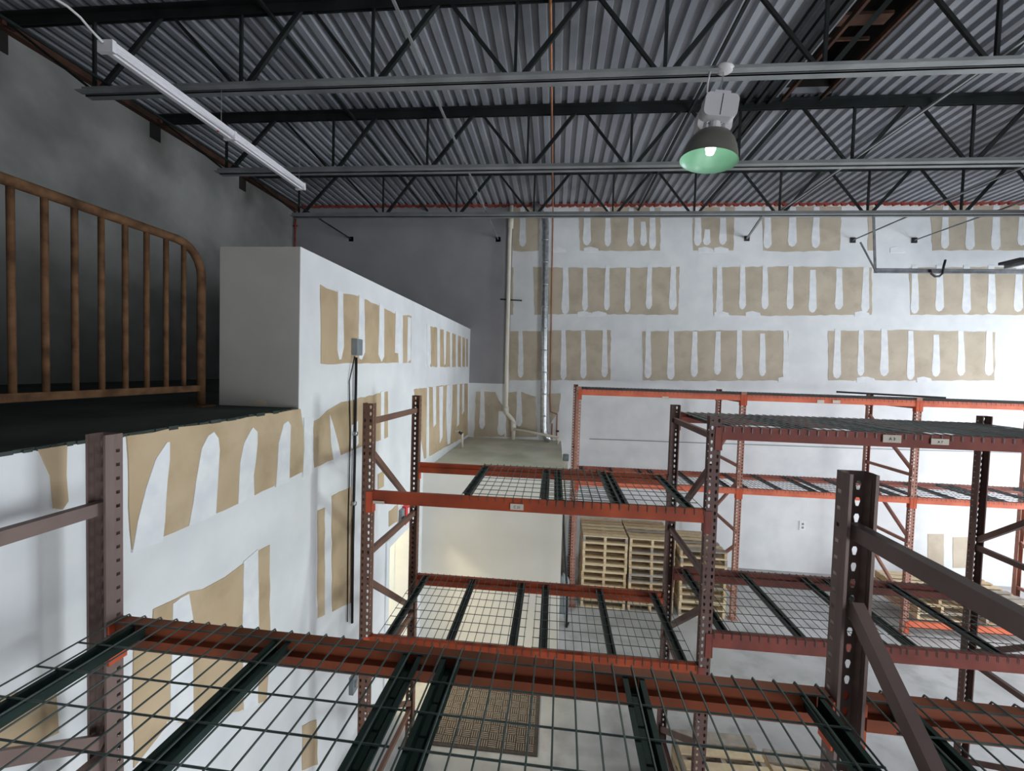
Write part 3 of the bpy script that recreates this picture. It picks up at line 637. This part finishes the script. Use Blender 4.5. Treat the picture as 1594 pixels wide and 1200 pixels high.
pipe('stub_pipe', 'short elbow pipe leaving the partition above the restroom roof', 'pipe', [(XS, 7.85, z_(-1.16)), (XS+.12, 7.86, z_(-1.155)), (XS+.155, 7.87, z_(-1.19)), (XS+.158, 7.88, z_(-1.455))], .022, 'pvc', [('elbow', (XS+.10, 7.86, z_(-1.155)), (XS+.155, 7.868, z_(-1.2)), .03, 'dark_metal')])
pipe('side_downpipe', 'short capped cream pipe standing beside the restroom block', 'pipe', [(.262, 8.5, z_(-1.70)), (.262, 8.5, 0)], .05, 'pvc', [('cap', (.262, 8.5, z_(-1.72)), (.262, 8.5, z_(-1.60)), .058, 'box_grey')])
pipe('corner_pipe', 'slim rust red pipe in the corner of concrete and back wall', 'pipe', [(XL+.05, 9.1, z_(3.3)), (XL+.05, 9.1, ZM)], .02, 'red_caulk', [('wall_bracket', (XL, 9.1, z_(2.9)), (XL+.1, 9.1, z_(2.9)), .02, 'red_caulk')])
pipe('electric_cable', 'thin grey cable strung along the back wall behind the orange rack', 'cable', [(.75, 9.18, z_(-1.388)), (3, 9.18, z_(-1.37)), (6, 9.18, z_(-1.34)), (8.9, 9.18, z_(-1.295))], .006, 'box_grey')
pipe('black_hose', 'black hose hanging between the restroom block and the orange rack', 'hose', [(.19, 6.55, 1.95), (.20, 6.55, 1.6), (.24, 6.56, 1.1), (.29, 6.58, .6), (.30, 6.6, .018), (.33, 6.7, .018)], .018, 'black_rubber')
ex = thing('metal_cylinder', 'small grey cylinder standing between the restroom block and the rack', 'cylinder', (.262, 7.05, 0))
MB().lathe([(0, 0), (.075, 0), (.08, .02), (.08, .5), (.06, .56), (.025, .59), (.025, .63), (0, .63)], 18).build('bottle', 'box_grey', ex, True)
MB().tube([(0, 0, .62), (0, 0, .68), (0, -.05, .70), (0, -.09, .66)], .012, 6).build('valve', 'dark_metal', ex, True)
ol = thing('wall_outlet', 'white outlet cover on the back wall behind the orange rack', 'outlet', (4.965, YB-.012, z_(-2.924)))
MB().box(-.06, .06, 0, .012, -.09, .09).build('cover', 'white_enamel', ol)
for dz_ in (-.035, .035): MB().box(-.02, .02, -.003, 0, dz_-.02, dz_+.02).build('socket', 'box_grey', ol)

# ------------------------------------------------------------------ fittings on the partition
jb = thing('junction_box', 'grey metal junction box with cables on the guard wall', 'box', (XS, 3.805, z_(.15)))
MB().box(0, .05, -.06, .06, -.072, .072).build('box_body', 'box_grey', jb)
MB().box(.05, .055, -.055, .055, -.067, .067).build('cover', 'box_grey', jb)
pipe('black_conduit', 'black cable bundle running down the partition from the junction box', 'cable', [(XS+.025, 3.80, z_(.06)), (XS+.022, 3.81, z_(-.8)), (XS+.022, 3.80, z_(-1.6)), (XS+.022, 3.81, z_(-2.35))], .012, 'black_rubber',
     [('clip', (XS+.0, 3.80, z_(-.62)), (XS+.045, 3.80, z_(-.62)), .02, 'galvanised'), ('clip', (XS+.0, 3.80, z_(-1.25)), (XS+.045, 3.80, z_(-1.25)), .02, 'galvanised')])
pipe('thin_cable', 'thin dark wire hanging loosely beside the black cable bundle', 'cable', [(XS+.03, 3.76, z_(.07)), (XS+.012, 3.70, z_(-.15)), (XS+.012, 3.735, z_(-.6)), (XS+.012, 3.725, z_(-1.4)), (XS+.012, 3.74, z_(-2.3))], .005, 'black_rubber')
tb = thing('wall_switch', 'small grey switch box low on the partition behind the foreground shelf', 'switch', (XS, 3.865, z_(-2.952)))
MB().box(0, .04, -.05, .05, -.08, .08).build('box_body', 'box_grey', tb); MB().box(.04, .052, -.012, .012, -.03, .03).build('toggle', 'galvanised', tb)
es = thing('fire_alarm', 'red fire alarm with grey horn above the doorway', 'alarm', (XS, 5.22, z_(-1.80)))
MB().box(0, .012, -.22, .13, -.12, .12).build('back_plate', 'white_enamel', es)
MB().box(.012, .06, -.09, .12, -.11, .11).build('strobe_body', 'alarm_red', es)
for a in (-.06, .035): MB().box(.06, .064, -.02, .03, a-.035, a+.035).build('lens', 'white_enamel', es)
MB().box(.012, .05, -.20, -.10, -.10, .10).build('horn', 'box_grey', es)
MB().box(.05, .075, -.21, -.15, -.04, .02).build('horn_grille', 'dark_metal', es)

# door mat with a basket weave of ribs
mt = thing('door_mat', 'brown basket weave rubber mat on the floor before the doorway', 'mat', (-.655, 4.82, 0))
MB().box(-.60, .60, -.50, .50, .001, .010).build('backing', 'mat_brown', mt)
rb = MB()
for i in range(12):
    for j in range(10):
        x0, y0 = -.57+i*.095, -.475+j*.095
        for k in range(4):
            if (i+j) % 2: rb.box(x0+.004, x0+.09, y0+.006+k*.0235, y0+.018+k*.0235, .010, .015)
            else: rb.box(x0+.006+k*.0235, x0+.018+k*.0235, y0+.004, y0+.09, .010, .015)
r_ = rb.build('ribs', 'mat_rib', mt, fix=False); r_['kind'] = 'stuff'
MB().box(-.61, .61, -.51, -.50, .0, .012).box(-.61, .61, .50, .51, .0, .012).box(-.61, -.60, -.5, .5, 0, .012).box(.60, .61, -.5, .5, 0, .012).build('border', 'mat_brown', mt)

# ------------------------------------------------------------------ overhead dock door, opened under the roof
od = thing('overhead_door', 'open sectional dock door resting on its steel tracks below the roof', 'door', (6.72, 4.2, z_(1.74)))
for k in range(7):
    MB().box(k*.62, k*.62+.60, 0, 3.25, 0, .05).build('door_panel', 'white_enamel', od)
MB().bar((-.01, 0, .02), (-.01, 3.25, .02), .05, .07).build('bottom_bar', 'track_steel', od)
MB().bar((-.05, 2.95, .06), (-.05, 3.27, .06), .10, .04).build('roller_bracket', 'dark_metal', od)
tr = thing('door_track', 'horizontal steel door track hung from the joist by a strut', 'track', (4.95, 7.55, z_(1.70)))
L = XR-4.95
MB().box(0, L, -.012, .0, -.035, .035).box(0, L, -.045, -.012, -.035, -.028).box(0, L, -.045, -.012, .028, .035).build('track', 'track_steel', tr)
MB().bar((.0, .005, -.03), (-.07, .01, .86), .035, .012).build('hanger_strut', 'track_steel', tr)
MB().bar((.0, .0, .0), (-.24, .012, .45), .03, .012).build('hanger_brace', 'track_steel', tr)
for xx in (2.5, 5.0): MB().bar((xx, .005, -.03), (xx, .005, .86), .035, .012).build('hanger_strut', 'track_steel', tr)
hk = [(.76, -.03, .02), (.78, -.035, -.04), (.83, -.04, -.085), (.89, -.045, -.085), (.935, -.045, -.04), (.945, -.04, .06), (.965, -.04, .17)]
MB().tube(hk, .016, 8).build('stop_hook', 'dark_metal', tr, True)
tr2 = thing('door_track', 'horizontal steel door track on the nearer side of the open door', 'track', (5.2, 4.15, z_(1.70)))
MB().box(0, XR-5.2, 0, .012, -.035, .035).box(0, XR-5.2, .012, .045, -.035, -.028).box(0, XR-5.2, .012, .045, .028, .035).build('track', 'track_steel', tr2)
for xx in (.3, 5.0): MB().bar((xx, -.005, -.03), (xx, -.005, .86), .035, .012).build('hanger_strut', 'track_steel', tr2)
